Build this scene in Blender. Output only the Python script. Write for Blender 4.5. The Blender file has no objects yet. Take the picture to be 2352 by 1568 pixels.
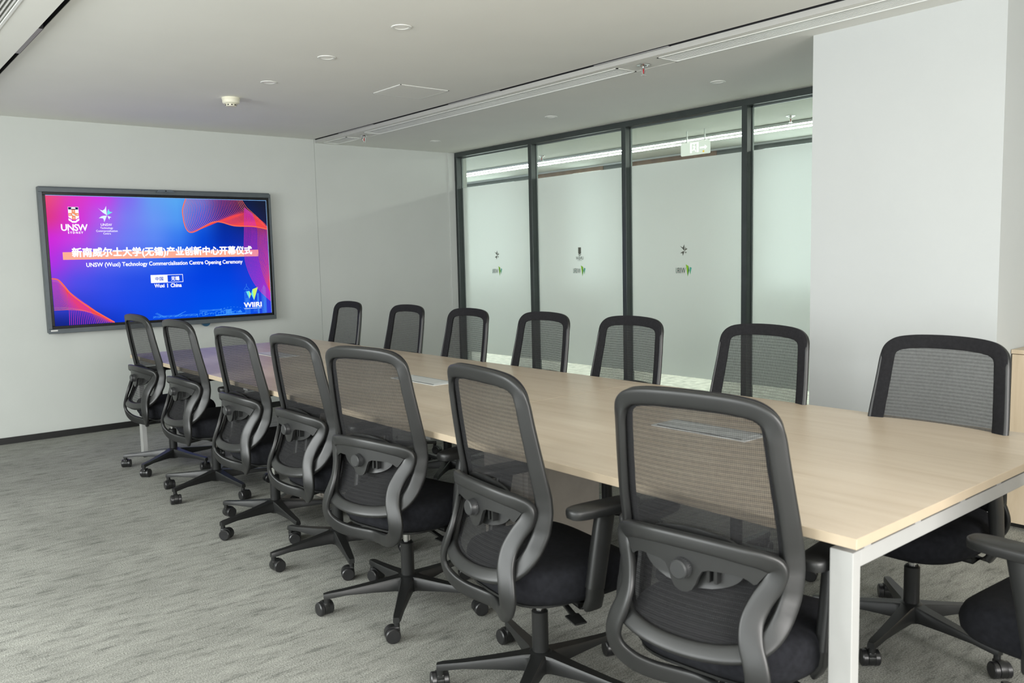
import bpy, bmesh, math, random
from mathutils import Vector, Matrix
C = bpy.context.scene.collection
SC = bpy.context.scene
PI = math.pi
random.seed(7)

# ------------------------------------------------------------------ camera
H_CAM, YAW, PIT, ROL, FPX = 1.3869, 0.6913, -0.1004, -0.0234, 1931.4
fw = Vector((math.sin(YAW)*math.cos(PIT), math.cos(YAW)*math.cos(PIT), math.sin(PIT)))
rt = Vector((math.cos(YAW), -math.sin(YAW), 0))
up = rt.cross(fw)
r2 = rt*math.cos(ROL) + up*math.sin(ROL)
u2 = -rt*math.sin(ROL) + up*math.cos(ROL)
cam = bpy.data.cameras.new('camera'); co = bpy.data.objects.new('camera', cam); C.objects.link(co)
M = Matrix.Identity(4)
for i in range(3):
    M[i][0], M[i][1], M[i][2] = r2[i], u2[i], -fw[i]
M[2][3] = H_CAM
co.matrix_world = M
cam.sensor_width = 36; cam.lens = FPX/2352*36
cam.clip_start = 0.05
cam.dof.use_dof = True; cam.dof.focus_distance = 4.6; cam.dof.aperture_fstop = 5.6
SC.camera = co

# ------------------------------------------------------------------ colour management, world, daylight
vs = SC.view_settings
SC.display_settings.display_device = 'sRGB'
vs.view_transform = 'Standard'; vs.look = 'None'; vs.gamma = 1; vs.use_curve_mapping = False
vs.exposure = 0.2
SC.cycles.max_bounces = 10; SC.cycles.diffuse_bounces = 5; SC.cycles.glossy_bounces = 4
SC.cycles.transmission_bounces = 6; SC.cycles.transparent_max_bounces = 24
SC.cycles.caustics_reflective = False; SC.cycles.caustics_refractive = False
w = bpy.data.worlds.new('world'); SC.world = w; w.use_nodes = True
w.node_tree.nodes['Background'].inputs[0].default_value = (.75, .85, 1, 1)
w.node_tree.nodes['Background'].inputs[1].default_value = 1.0

def area(name, loc, direction, sx, sy, power, col):
    l = bpy.data.lights.new(name, 'AREA'); l.shape = 'RECTANGLE'; l.size = sx; l.size_y = sy
    l.energy = power; l.color = col
    o = bpy.data.objects.new(name, l); C.objects.link(o); o.location = loc
    o.rotation_euler = Vector(direction).to_track_quat('-Z', 'Y').to_euler()
    return o
DAY = (.97, 1.0, .98)
WIN = [(-1.9, .1), (.7, 2.7), (3.3, 5.3)]          # window openings in the left wall (y range)
for (a, b), pw_ in zip(WIN, (75, 95, 145)):
    area('daylight', (-2.62, (a+b)/2, 1.5), (1, 0, -.5), 1.9, 1.75, pw_, DAY)
area('daylight', (.9, -2.42, 1.5), (0, 1, -.35), 3.2, 1.75, 225, (1, .97, .93))

# ------------------------------------------------------------------ materials
def srgb(r, g, b):
    f = lambda c: (c/255/12.92 if c/255 <= .04045 else ((c/255+.055)/1.055)**2.4)
    return (f(r), f(g), f(b), 1)
def mat(name, col, rough=.5, metal=0, spec=.5, noise=0, nscale=20, bump=0, bscale=300, coat=0):
    m = bpy.data.materials.new(name); m.use_nodes = True
    nt = m.node_tree; p = nt.nodes['Principled BSDF']
    p.inputs['Base Color'].default_value = col; p.inputs['Roughness'].default_value = rough
    p.inputs['Metallic'].default_value = metal; p.inputs['Specular IOR Level'].default_value = spec
    if coat: p.inputs['Coat Weight'].default_value = coat
    tc = nt.nodes.new('ShaderNodeTexCoord')
    if noise:
        n = nt.nodes.new('ShaderNodeTexNoise'); n.inputs['Scale'].default_value = nscale; n.inputs['Detail'].default_value = 4
        r = nt.nodes.new('ShaderNodeValToRGB')
        r.color_ramp.elements[0].position = .3; r.color_ramp.elements[1].position = .7
        r.color_ramp.elements[0].color = tuple(c*(1-noise) for c in col[:3])+(1,)
        r.color_ramp.elements[1].color = tuple(min(1, c*(1+noise)) for c in col[:3])+(1,)
        nt.links.new(tc.outputs['Object'], n.inputs['Vector']); nt.links.new(n.outputs['Fac'], r.inputs['Fac'])
        nt.links.new(r.outputs['Color'], p.inputs['Base Color'])
    if bump:
        n = nt.nodes.new('ShaderNodeTexNoise'); n.inputs['Scale'].default_value = bscale
        b = nt.nodes.new('ShaderNodeBump'); b.inputs['Strength'].default_value = bump; b.inputs['Distance'].default_value = .002
        nt.links.new(tc.outputs['Object'], n.inputs['Vector']); nt.links.new(n.outputs['Fac'], b.inputs['Height'])
        nt.links.new(b.outputs['Normal'], p.inputs['Normal'])
    return m
def emis(name, col, strength=1):
    if name.startswith('screen_'): strength *= .9
    m = bpy.data.materials.new(name); m.use_nodes = True
    nt = m.node_tree; nt.nodes.remove(nt.nodes['Principled BSDF'])
    e = nt.nodes.new('ShaderNodeEmission'); e.inputs[0].default_value = col; e.inputs[1].default_value = strength
    nt.links.new(e.outputs[0], nt.nodes['Material Output'].inputs[0])
    return m

WALL = mat('wall_paint', (.555, .58, .555, 1), .75, noise=.015, nscale=3, bump=.05, bscale=180)
CEIL = mat('ceiling_paint', (.80, .80, .755, 1), .85, noise=.015, nscale=2)
COL = mat('column_paint', (.505, .525, .52, 1), .7, noise=.012, nscale=3, bump=.05, bscale=180)
BLACKGAP = mat('recess_black', (.006, .006, .008, 1), .6, noise=.1)
BASEB = mat('baseboard_black', (.012, .012, .012, 1), .4, noise=.1)
FRAME = mat('dark_aluminium', (.055, .066, .064, 1), .36, metal=.35, noise=.08, nscale=8)
WHITE = mat('white_plastic', (.75, .76, .73, 1), .45, noise=.01)
IVORY = mat('ivory_plastic', (.78, .76, .62, 1), .4, noise=.02)
LEGW = mat('white_powder_coat', (.37, .37, .36, 1), .45, noise=.015, bump=.03, bscale=500)
PLASTIC = mat('black_plastic', (.0135, .014, .014, 1), .40, spec=.55, noise=.08, nscale=14, bump=.06, bscale=900)
PLASTIC_D = mat('black_base_plastic', (.011, .0115, .0115, 1), .38, spec=.5, noise=.1, nscale=14, bump=.05, bscale=900)
KNOB = mat('grey_knob_plastic', (.028, .029, .03, 1), .4, noise=.05)
RUBBER = mat('caster_rubber', (.013, .013, .014, 1), .33, spec=.6, noise=.1)
CHROME = mat('chrome', (.7, .7, .7, 1), .15, metal=1, noise=.03)
SEATF = mat('black_seat_fabric', (.0115, .012, .015, 1), .95, spec=.2, noise=.25, nscale=60, bump=.5, bscale=700)
BORDER = mat('black_border_fabric', (.014, .014, .016, 1), .9, spec=.2, noise=.2, nscale=90, bump=.3, bscale=900)
ALU = mat('brushed_aluminium', (.62, .63, .62, 1), .38, metal=.55, noise=.05, nscale=40)
TVGREY = mat('display_grey', (.10, .118, .13, 1), .42, metal=.3, noise=.05)
TVBLACK = mat('display_black', (.006, .006, .008, 1), .25, noise=.1)
BROWN = mat('corridor_brown_wood', (.15, .095, .062, 1), .5, noise=.25, nscale=9)

def ramp(nt, pairs):
    r = nt.nodes.new('ShaderNodeValToRGB')
    while len(r.color_ramp.elements) < len(pairs): r.color_ramp.elements.new(.5)
    for e, (p, c) in zip(r.color_ramp.elements, pairs): e.position = p; e.color = c
    return r
def wood_mat(name, cols, scl, rough):
    m = bpy.data.materials.new(name); m.use_nodes = True; nt = m.node_tree; p = nt.nodes['Principled BSDF']
    tc = nt.nodes.new('ShaderNodeTexCoord'); mp = nt.nodes.new('ShaderNodeMapping'); mp.inputs['Scale'].default_value = scl
    nt.links.new(tc.outputs['Object'], mp.inputs['Vector'])
    n1 = nt.nodes.new('ShaderNodeTexNoise'); n1.inputs['Scale'].default_value = 1; n1.inputs['Detail'].default_value = 7; n1.inputs['Roughness'].default_value = .62; n1.inputs['Distortion'].default_value = .6
    nt.links.new(mp.outputs[0], n1.inputs['Vector'])
    r = ramp(nt, [(.28, cols[0]), (.5, cols[1]), (.72, cols[2])])
    nt.links.new(n1.outputs['Fac'], r.inputs['Fac']); nt.links.new(r.outputs['Color'], p.inputs['Base Color'])
    p.inputs['Roughness'].default_value = rough; p.inputs['Specular IOR Level'].default_value = .42
    b = nt.nodes.new('ShaderNodeBump'); b.inputs['Strength'].default_value = .06; b.inputs['Distance'].default_value = .001
    nt.links.new(n1.outputs['Fac'], b.inputs['Height']); nt.links.new(b.outputs['Normal'], p.inputs['Normal'])
    return m
BOXG = mat('cable_box_grey', (.60, .62, .62, 1), .4, noise=.02)
OAK = wood_mat('pale_oak_laminate', [(.52, .42, .31, 1), (.59, .49, .38, 1), (.64, .545, .43, 1)], (16, 1.3, 16), .36)
OAKEDGE = mat('oak_edge_band', (.47, .385, .28, 1), .45, noise=.05, nscale=10)
CABW = wood_mat('pale_oak_cabinet', [(.50, .40, .28, 1), (.58, .48, .35, 1), (.63, .53, .40, 1)], (12, 12, 1.4), .4)
PANELG = mat('grey_brown_panel', (.33, .30, .265, 1), .5, noise=.05)

def carpet():
    m = bpy.data.materials.new('grey_loop_carpet'); m.use_nodes = True; nt = m.node_tree; p = nt.nodes['Principled BSDF']
    tc = nt.nodes.new('ShaderNodeTexCoord')
    def noise(scl, scale, det, rough=.55):
        mp = nt.nodes.new('ShaderNodeMapping'); mp.inputs['Scale'].default_value = scl; nt.links.new(tc.outputs['Object'], mp.inputs['Vector'])
        n = nt.nodes.new('ShaderNodeTexNoise'); n.inputs['Scale'].default_value = scale; n.inputs['Detail'].default_value = det; n.inputs['Roughness'].default_value = rough
        nt.links.new(mp.outputs[0], n.inputs['Vector']); return n
    a = noise((.45, 1.7, 1), 15, 6, .72); b = noise((1, 1, 1), 1.6, 3)
    f = noise((1, 1, 1), 190, 2, .7)
    r1 = ramp(nt, [(.33, (.165, .167, .154, 1)), (.46, (.275, .278, .254, 1)), (.7, (.355, .357, .327, 1))])
    nt.links.new(a.outputs['Fac'], r1.inputs['Fac'])
    r2_ = ramp(nt, [(.3, (.86, .86, .86, 1)), (.7, (1.12, 1.12, 1.12, 1))]); nt.links.new(b.outputs['Fac'], r2_.inputs['Fac'])
    r3 = ramp(nt, [(.3, (.5, .5, .5, 1)), (.7, (1.45, 1.45, 1.45, 1))]); nt.links.new(f.outputs['Fac'], r3.inputs['Fac'])
    def mul(x, y):
        q = nt.nodes.new('ShaderNodeMix'); q.data_type = 'RGBA'; q.blend_type = 'MULTIPLY'; q.inputs[0].default_value = 1
        nt.links.new(x, q.inputs[6]); nt.links.new(y, q.inputs[7]); return q.outputs[2]
    o = mul(mul(r1.outputs[0], r2_.outputs[0]), r3.outputs[0])
    nt.links.new(o, p.inputs['Base Color']); p.inputs['Roughness'].default_value = .95; p.inputs['Specular IOR Level'].default_value = .1
    bp = nt.nodes.new('ShaderNodeBump'); bp.inputs['Strength'].default_value = .7; bp.inputs['Distance'].default_value = .004
    nt.links.new(f.outputs['Fac'], bp.inputs['Height']); nt.links.new(bp.outputs['Normal'], p.inputs['Normal'])
    return m
CARPET = carpet()

def mesh_fabric():
    m = bpy.data.materials.new('black_mesh_fabric'); m.use_nodes = True; nt = m.node_tree; p = nt.nodes['Principled BSDF']
    p.inputs['Base Color'].default_value = (.022, .022, .023, 1); p.inputs['Roughness'].default_value = .8; p.inputs['Specular IOR Level'].default_value = .2
    tc = nt.nodes.new('ShaderNodeTexCoord'); sp = nt.nodes.new('ShaderNodeSeparateXYZ'); nt.links.new(tc.outputs['Object'], sp.inputs[0])
    def wave(sock, period, amp):
        q = nt.nodes.new('ShaderNodeMath'); q.operation = 'MULTIPLY'; q.inputs[1].default_value = 2*PI/period; nt.links.new(sock, q.inputs[0])
        s = nt.nodes.new('ShaderNodeMath'); s.operation = 'SINE'; nt.links.new(q.outputs[0], s.inputs[0])
        k = nt.nodes.new('ShaderNodeMath'); k.operation = 'MULTIPLY'; k.inputs[1].default_value = amp; nt.links.new(s.outputs[0], k.inputs[0]); return k.outputs[0]
    def add(x, y):
        q = nt.nodes.new('ShaderNodeMath'); q.operation = 'ADD'; nt.links.new(x, q.inputs[0])
        if isinstance(y, float): q.inputs[1].default_value = y
        else: nt.links.new(y, q.inputs[1])
        q.use_clamp = True if isinstance(y, float) else False
        return q.outputs[0]
    n = nt.nodes.new('ShaderNodeTexNoise'); n.inputs['Scale'].default_value = 110; n.inputs['Detail'].default_value = 2; nt.links.new(tc.outputs['Object'], n.inputs['Vector'])
    k = nt.nodes.new('ShaderNodeMath'); k.operation = 'MULTIPLY_ADD'; k.inputs[1].default_value = .16; k.inputs[2].default_value = -.08; nt.links.new(n.outputs['Fac'], k.inputs[0])
    fac = add(add(add(add(wave(sp.outputs['Z'], .0046, .16), wave(sp.outputs['X'], .0046, .10)), wave(sp.outputs['Z'], .0125, .06)), k.outputs[0]), .665)
    tr = nt.nodes.new('ShaderNodeBsdfTransparent'); mx = nt.nodes.new('ShaderNodeMixShader')
    nt.links.new(fac, mx.inputs[0]); nt.links.new(tr.outputs[0], mx.inputs[1]); nt.links.new(p.outputs[0], mx.inputs[2])
    nt.links.new(mx.outputs[0], nt.nodes['Material Output'].inputs[0])
    return m
MESHF = mesh_fabric()

def glass_mat():
    m = bpy.data.materials.new('clear_glass'); m.use_nodes = True; nt = m.node_tree; nt.nodes.remove(nt.nodes['Principled BSDF'])
    t = nt.nodes.new('ShaderNodeBsdfTransparent'); t.inputs[0].default_value = (.93, .965, .945, 1)
    g = nt.nodes.new('ShaderNodeBsdfGlossy'); g.inputs['Roughness'].default_value = .03
    lw = nt.nodes.new('ShaderNodeLayerWeight'); lw.inputs[0].default_value = .5
    pw = nt.nodes.new('ShaderNodeMath'); pw.operation = 'POWER'; pw.inputs[1].default_value = 4.5; nt.links.new(lw.outputs['Facing'], pw.inputs[0])
    f = nt.nodes.new('ShaderNodeMath'); f.operation = 'MULTIPLY_ADD'; f.inputs[1].default_value = .8; f.inputs[2].default_value = .03; nt.links.new(pw.outputs[0], f.inputs[0])
    mx = nt.nodes.new('ShaderNodeMixShader')
    for a, b in ((f.outputs[0], mx.inputs[0]), (t.outputs[0], mx.inputs[1]), (g.outputs[0], mx.inputs[2]), (mx.outputs[0], nt.nodes['Material Output'].inputs[0])): nt.links.new(a, b)
    return m
GLASS = glass_mat()
def film_mat():
    m = bpy.data.materials.new('frosted_film'); m.use_nodes = True; nt = m.node_tree; nt.nodes.remove(nt.nodes['Principled BSDF'])
    r = nt.nodes.new('ShaderNodeBsdfRefraction'); r.inputs['Color'].default_value = (.96, .98, .97, 1); r.inputs['Roughness'].default_value = .52; r.inputs['IOR'].default_value = 1.12
    t = nt.nodes.new('ShaderNodeBsdfTranslucent'); t.inputs[0].default_value = (.90, .93, .915, 1)
    d = nt.nodes.new('ShaderNodeBsdfDiffuse'); d.inputs[0].default_value = (.75, .78, .765, 1)
    n = nt.nodes.new('ShaderNodeTexNoise'); n.inputs['Scale'].default_value = 900
    a = nt.nodes.new('ShaderNodeMixShader'); a.inputs[0].default_value = .5
    b = nt.nodes.new('ShaderNodeMixShader'); b.inputs[0].default_value = .3
    L = nt.links.new
    L(r.outputs[0], a.inputs[1]); L(t.outputs[0], a.inputs[2]); L(a.outputs[0], b.inputs[1]); L(d.outputs[0], b.inputs[2])
    L(b.outputs[0], nt.nodes['Material Output'].inputs[0])
    return m
FILM = film_mat()

# ------------------------------------------------------------------ mesh helpers
def obj(name, bm, m, parent=None, smooth=False, auto=None):
    me = bpy.data.meshes.new(name)
    bmesh.ops.recalc_face_normals(bm, faces=bm.faces[:])
    bm.to_mesh(me); bm.free()
    for x in (m if isinstance(m, (list, tuple)) else [m]): me.materials.append(x)
    if smooth:
        for p in me.polygons: p.use_smooth = True
        if auto: me.set_sharp_from_angle(angle=math.radians(auto))
    o = bpy.data.objects.new(name, me); C.objects.link(o)
    if parent: o.parent = parent
    return o
def empty(name, label, cat, loc=(0, 0, 0), rz=0, group=None):
    o = bpy.data.objects.new(name, None); C.objects.link(o); o.location = loc; o.rotation_euler = (0, 0, rz); o.empty_display_size = .1
    return tag(o, label, cat, group)
def tag(o, label, cat, group=None):
    o['label'] = label; o['category'] = cat
    if group: o['group'] = group
    return o
def struct(name, bm, m, parent=None, **k):
    o = obj(name, bm, m, parent, **k)
    if parent is None: o['kind'] = 'structure'
    return o
def box(bm, x0, x1, y0, y1, z0, z1, bev=0, seg=2, mi=0):
    vs_ = [bm.verts.new((x, y, z)) for x in (x0, x1) for y in (y0, y1) for z in (z0, z1)]
    fs = [bm.faces.new([vs_[i] for i in q]) for q in ((0, 1, 3, 2), (4, 6, 7, 5), (0, 4, 5, 1), (2, 3, 7, 6), (0, 2, 6, 4), (1, 5, 7, 3))]
    for f in fs: f.material_index = mi
    if bev:
        es = list({e for f in fs for e in f.edges})
        bmesh.ops.bevel(bm, geom=es, offset=bev, segments=seg, affect='EDGES', profile=.5)
    return bm
def B(*a, **k): return box(bmesh.new(), *a, **k)
def lathe(bm, prof, n=24, cx=0, cy=0, axis='z', cz=0):
    rings = []
    for r, h in prof:
        if r < 1e-6: rings.append([bm.verts.new(_ax(0, 0, h, axis, cx, cy, cz))])
        else: rings.append([bm.verts.new(_ax(r*math.cos(2*PI*i/n), r*math.sin(2*PI*i/n), h, axis, cx, cy, cz)) for i in range(n)])
    for a, b in zip(rings, rings[1:]):
        for i in range(n):
            j = (i+1) % n
            if len(a) == 1 and len(b) == 1: continue
            if len(a) == 1: bm.faces.new((a[0], b[i], b[j]))
            elif len(b) == 1: bm.faces.new((a[i], b[0], a[j]))
            else: bm.faces.new((a[i], b[i], b[j], a[j]))
    return bm
def _ax(a, b, h, axis, cx, cy, cz):
    if axis == 'z': return (cx+a, cy+b, cz+h)
    if axis == 'y': return (cx+a, cy+h, cz+b)
    return (cx+h, cy+a, cz+b)
def catmull(pts, n, closed=False):
    out = []; N = len(pts); segs = N if closed else N-1
    for s in range(segs):
        g = lambda k: pts[k % N] if closed else pts[max(0, min(N-1, k))]
        p0, p1, p2, p3 = g(s-1), g(s), g(s+1), g(s+2)
        for i in range(n):
            t = i/n
            out.append(tuple(.5*((2*b)+(-a+c)*t+(2*a-5*b+4*c-d)*t*t+(-a+3*b-3*c+d)*t**3) for a, b, c, d in zip(p0, p1, p2, p3)))
    if not closed: out.append(tuple(pts[-1]))
    return out
def sweep(bm, path, nrm, wid, thk, closed=False, m=12, e=.55):
    """superelliptic section swept along path: wid across, thk along nrm"""
    N = len(path); rings = []
    P = [Vector(p) for p in path]
    for i in range(N):
        a = P[i-1] if (closed or i) else P[0]
        b = P[(i+1) % N] if (closed or i < N-1) else P[-1]
        t = (b-a).normalized(); n = Vector(nrm[i]); n = (n-t*n.dot(t)).normalized(); s = t.cross(n)
        r = []
        for k in range(m):
            q = 2*PI*(k+.5)/m; c_, s_ = math.cos(q), math.sin(q)
            x = math.copysign(abs(c_)**e, c_)*wid[i]/2; y = math.copysign(abs(s_)**e, s_)*thk[i]/2
            r.append(bm.verts.new(P[i]+s*x+n*y))
        rings.append(r)
    for i in range(N if closed else N-1):
        a, b = rings[i], rings[(i+1) % N]
        for k in range(m): bm.faces.new((a[k], a[(k+1) % m], b[(k+1) % m], b[k]))
    if not closed: bm.faces.new(rings[0]); bm.faces.new(rings[-1][::-1])
    return bm
def slab(bm, grid, vec):
    """closed slab from a grid of points and the same grid moved by vec"""
    A = [[bm.verts.new(p) for p in r] for r in grid]; Q = [[bm.verts.new(Vector(p)+Vector(vec)) for p in r] for r in grid]
    n, m = len(grid), len(grid[0])
    for i in range(n-1):
        for j in range(m-1):
            bm.faces.new((A[i][j], A[i+1][j], A[i+1][j+1], A[i][j+1])); bm.faces.new((Q[i][j], Q[i][j+1], Q[i+1][j+1], Q[i+1][j]))
    for i in range(n-1):
        for j in (0, m-1): bm.faces.new((A[i][j], A[i+1][j], Q[i+1][j], Q[i][j]))
    for j in range(m-1):
        for i in (0, n-1): bm.faces.new((A[i][j], A[i][j+1], Q[i][j+1], Q[i][j]))
    return bm
def lerp(a, b, t): return a+(b-a)*t
def interp(tab, x):
    if x <= tab[0][0]: return tab[0][1]
    for (a, va), (b, vb) in zip(tab, tab[1:]):
        if x <= b: return lerp(va, vb, (x-a)/(b-a))
    return tab[-1][1]
def poly(bm, pts, mi=0, off=None):
    f = bm.faces.new([bm.verts.new(p) for p in pts]); f.material_index = mi; return f
def prism(bm, pts, vec):
    a = [bm.verts.new(p) for p in pts]; b = [bm.verts.new(Vector(p)+Vector(vec)) for p in pts]
    bm.faces.new(a); bm.faces.new(b[::-1])
    for i in range(len(a)): bm.faces.new((a[i], b[i], b[(i+1) % len(a)], a[(i+1) % len(a)]))
    return bm
def text_bm(body, x0, x1, z0, z1, place, bold=0., space=1., align_fit=True):
    """lettering fitted to a box; place(u, v) maps to 3-D"""
    cu = bpy.data.curves.new('t', 'FONT'); cu.body = body; cu.space_character = space; cu.resolution_u = 3
    o = bpy.data.objects.new('t', cu); C.objects.link(o)
    dg = bpy.context.evaluated_depsgraph_get(); me = bpy.data.meshes.new_from_object(o.evaluated_get(dg))
    bpy.data.objects.remove(o); bpy.data.curves.remove(cu)
    xs = [v.co.x for v in me.vertices]; ys = [v.co.y for v in me.vertices]
    a, b, c, d = min(xs), max(xs), min(ys), max(ys)
    bm = bmesh.new()
    offs = [(0, 0)] + ([(bold*p, bold*q) for p, q in ((1, 0), (-1, 0), (0, 1), (0, -1), (.7, .7), (-.7, .7), (.7, -.7), (-.7, -.7))] if bold else [])
    for p, q in offs:                      # heavier strokes: the same outline laid down again, shifted by a stroke
        k = len(bm.verts); bm.from_mesh(me); bm.verts.ensure_lookup_table()
        for v in bm.verts[k:]: v.co.x += p; v.co.y += q
    bpy.data.meshes.remove(me)
    for v in bm.verts:
        v.co = place(lerp(x0, x1, (v.co.x-a)/(b-a)), lerp(z0, z1, (v.co.y-c)/(d-c)))
    return bm

# ------------------------------------------------------------------ room shell
YB, XG, ZM, ZB = 7.637, 5.621, 2.5666, 2.5336
XL, YF = -2.45, -2.3
TOP = 2.75
struct('floor', B(XL-.2, XG+.05, YF-.2, YB+.1, -.1, 0), CARPET)
struct('wall_back', B(XL-.2, 3.873, YB, YB+.12, 0, TOP), WALL)
struct('wall_back_right', B(3.876, XG+.1, YB+.001, YB+.12, 0, TOP), WALL)
struct('baseboard_back', B(XL, XG-.08, YB-.012, YB, 0, .052), BASEB)
# left wall with three window openings
bm = bmesh.new()
ys = [YF-.2] + [v for ab in WIN for v in ab] + [YB]
for i in range(0, len(ys), 2): box(bm, XL-.2, XL, ys[i], ys[i+1], 0, TOP)
for a, b in WIN: box(bm, XL-.2, XL, a, b, 0, .55); box(bm, XL-.2, XL, a, b, 2.35, TOP)
struct('wall_left', bm, WALL)
for k, (a, b) in enumerate(WIN):
    bm = bmesh.new()
    for (y0, y1, z0, z1) in ((a, a+.05, .55, 2.35), (b-.05, b, .55, 2.35), (a, b, .55, .6), (a, b, 2.3, 2.35), ((a+b)/2-.025, (a+b)/2+.025, .55, 2.35)):
        box(bm, XL-.12, XL-.05, y0, y1, z0, z1)
    struct('window_%d' % (k+5), bm, FRAME)
# front wall behind the camera, with a wide opening
bm = bmesh.new()
box(bm, XL, -.7, YF-.1, YF, 0, TOP); box(bm, 2.5, XG+.1, YF-.1, YF, 0, TOP); box(bm, -.7, 2.5, YF-.1, YF, 0, .6); box(bm, -.7, 2.5, YF-.1, YF, 2.4, TOP)
struct('wall_front', bm, WALL)
# ceilings: raised middle field and two lower side fields with a black shadow gap between
struct('ceiling', B(.988, 3.862, YF, YB, ZM, TOP), CEIL)
GX0, GX1 = 3.94, 4.118         # right air grille
bm = bmesh.new()
box(bm, 3.8895, GX0, YF, YB, ZB, TOP); box(bm, GX1, XG+.05, YF, YB, ZB, TOP); box(bm, GX0, GX1, 7.585, YB, ZB, TOP)
box(bm, GX0, GX1, 6.80, 7.12, ZB+.001, TOP); box(bm, GX0, GX1, 3.36, 3.68, ZB+.001, TOP); box(bm, GX0, GX1, YF, 0, ZB, TOP)
struct('ceiling_right', bm, CEIL)
HX0, HX1 = .615, .795          # left air grille
bm = bmesh.new()
box(bm, HX1, .938, YF, YB, ZB, TOP); box(bm, XL, HX0, YF, YB, ZB, TOP); box(bm, HX0, HX1, 7.585, YB, ZB, TOP); box(bm, HX0, HX1, YF, 1.0, ZB, TOP)
struct('ceiling_left', bm, CEIL)
bm = bmesh.new(); box(bm, 3.862, 3.888, YF, YB, ZM+.04, TOP); box(bm, .938, .988, YF, YB, ZM+.04, TOP)
box(bm, 3.8615, 3.8625, YF, YB, ZM+.003, ZM+.04); box(bm, 3.8875, 3.8892, YF, YB, ZM-.003, ZM+.04)
box(bm, .9375, .9385, YF, YB, ZM+.003, ZM+.04); box(bm, .9875, .9885, YF, YB, ZM+.003, ZM+.04)
struct('trim_1', bm, BLACKGAP)
struct('trim_12', B(3.8885, 3.8895, YF, YB, ZB, ZM-.003), mat('fascia_toned_down', (.43, .43, .41, 1), .6, noise=.02))  # ceiling-painted fascia, its colour darkened to offset the window light on it

# big white column at the right
bm = B(4.258, XG+.05, 1.574, 2.538, 0, TOP)
o = struct('wall_column', bm, COL)
struct('wall_right', B(XG, XG+.12, YF, 1.574, 0, TOP), WALL)

# ------------------------------------------------------------------ glazed partition on the right
MY = [7.582, 6.340, 5.090, 3.848, 2.60]       # near edge of each mullion
for k, y in enumerate(MY):
    bm = B(XG-.075, XG+.012, y, min(y+.05, YB-.001), .0, ZB, bev=.002, seg=1)
    struct('trim_%d' % (k+2), bm, FRAME)
struct('trim_7', B(XG-.078, XG+.012, 2.538, YB-.002, ZB-.05, ZB, bev=.002, seg=1), FRAME)
struct('trim_8', B(XG-.078, XG+.012, 2.538, YB-.002, 0, .05, bev=.002, seg=1), FRAME)
bm = bmesh.new()
for a, b in zip(MY, MY[1:]):
    box(bm, XG-.012, XG+.004, b+.05, a, ZB-.062, ZB-.05); box(bm, XG-.012, XG+.004, a-.008, a, .05, ZB-.05); box(bm, XG-.012, XG+.004, b+.05, b+.058, .05, ZB-.05)
struct('trim_9', bm, mat('glazing_bead', (.16, .19, .18, 1), .4, metal=.4, noise=.05))
struct('trim_10', B(XG-.16, XG-.08, YB-.02, YB, 0, ZB), WALL)
INK = mat('grey_print', (.095, .10, .08, 1), .6, noise=.05)
GREEN = mat('green_print', (.25, .55, .02, 1), .6, noise=.03)
TEAL = mat('teal_print', (.06, .40, .35, 1), .6, noise=.03)
def glass_star(yc, zc, h, mir=-1):
    # four split wings; mirrored when seen from inside the room. returns polygons in (y, z)
    S = h/.133
    W = [[(-.068, .061), (-.027, .042), (-.004, .078), (0, 0)], [(.015, .055), (.019, .03), (.044, .027), (.001, .002)],
         [(-.065, -.023), (-.03, -.003), (-.001, -.001), (-.025, -.055), (-.033, -.024)], [(.003, -.003), (.032, -.014), (.016, -.022), (.017, -.034)]]
    return [[(yc-mir*p[0]*S*-1*-1, zc+p[1]*S) for p in w_] for w_ in W]
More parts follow.
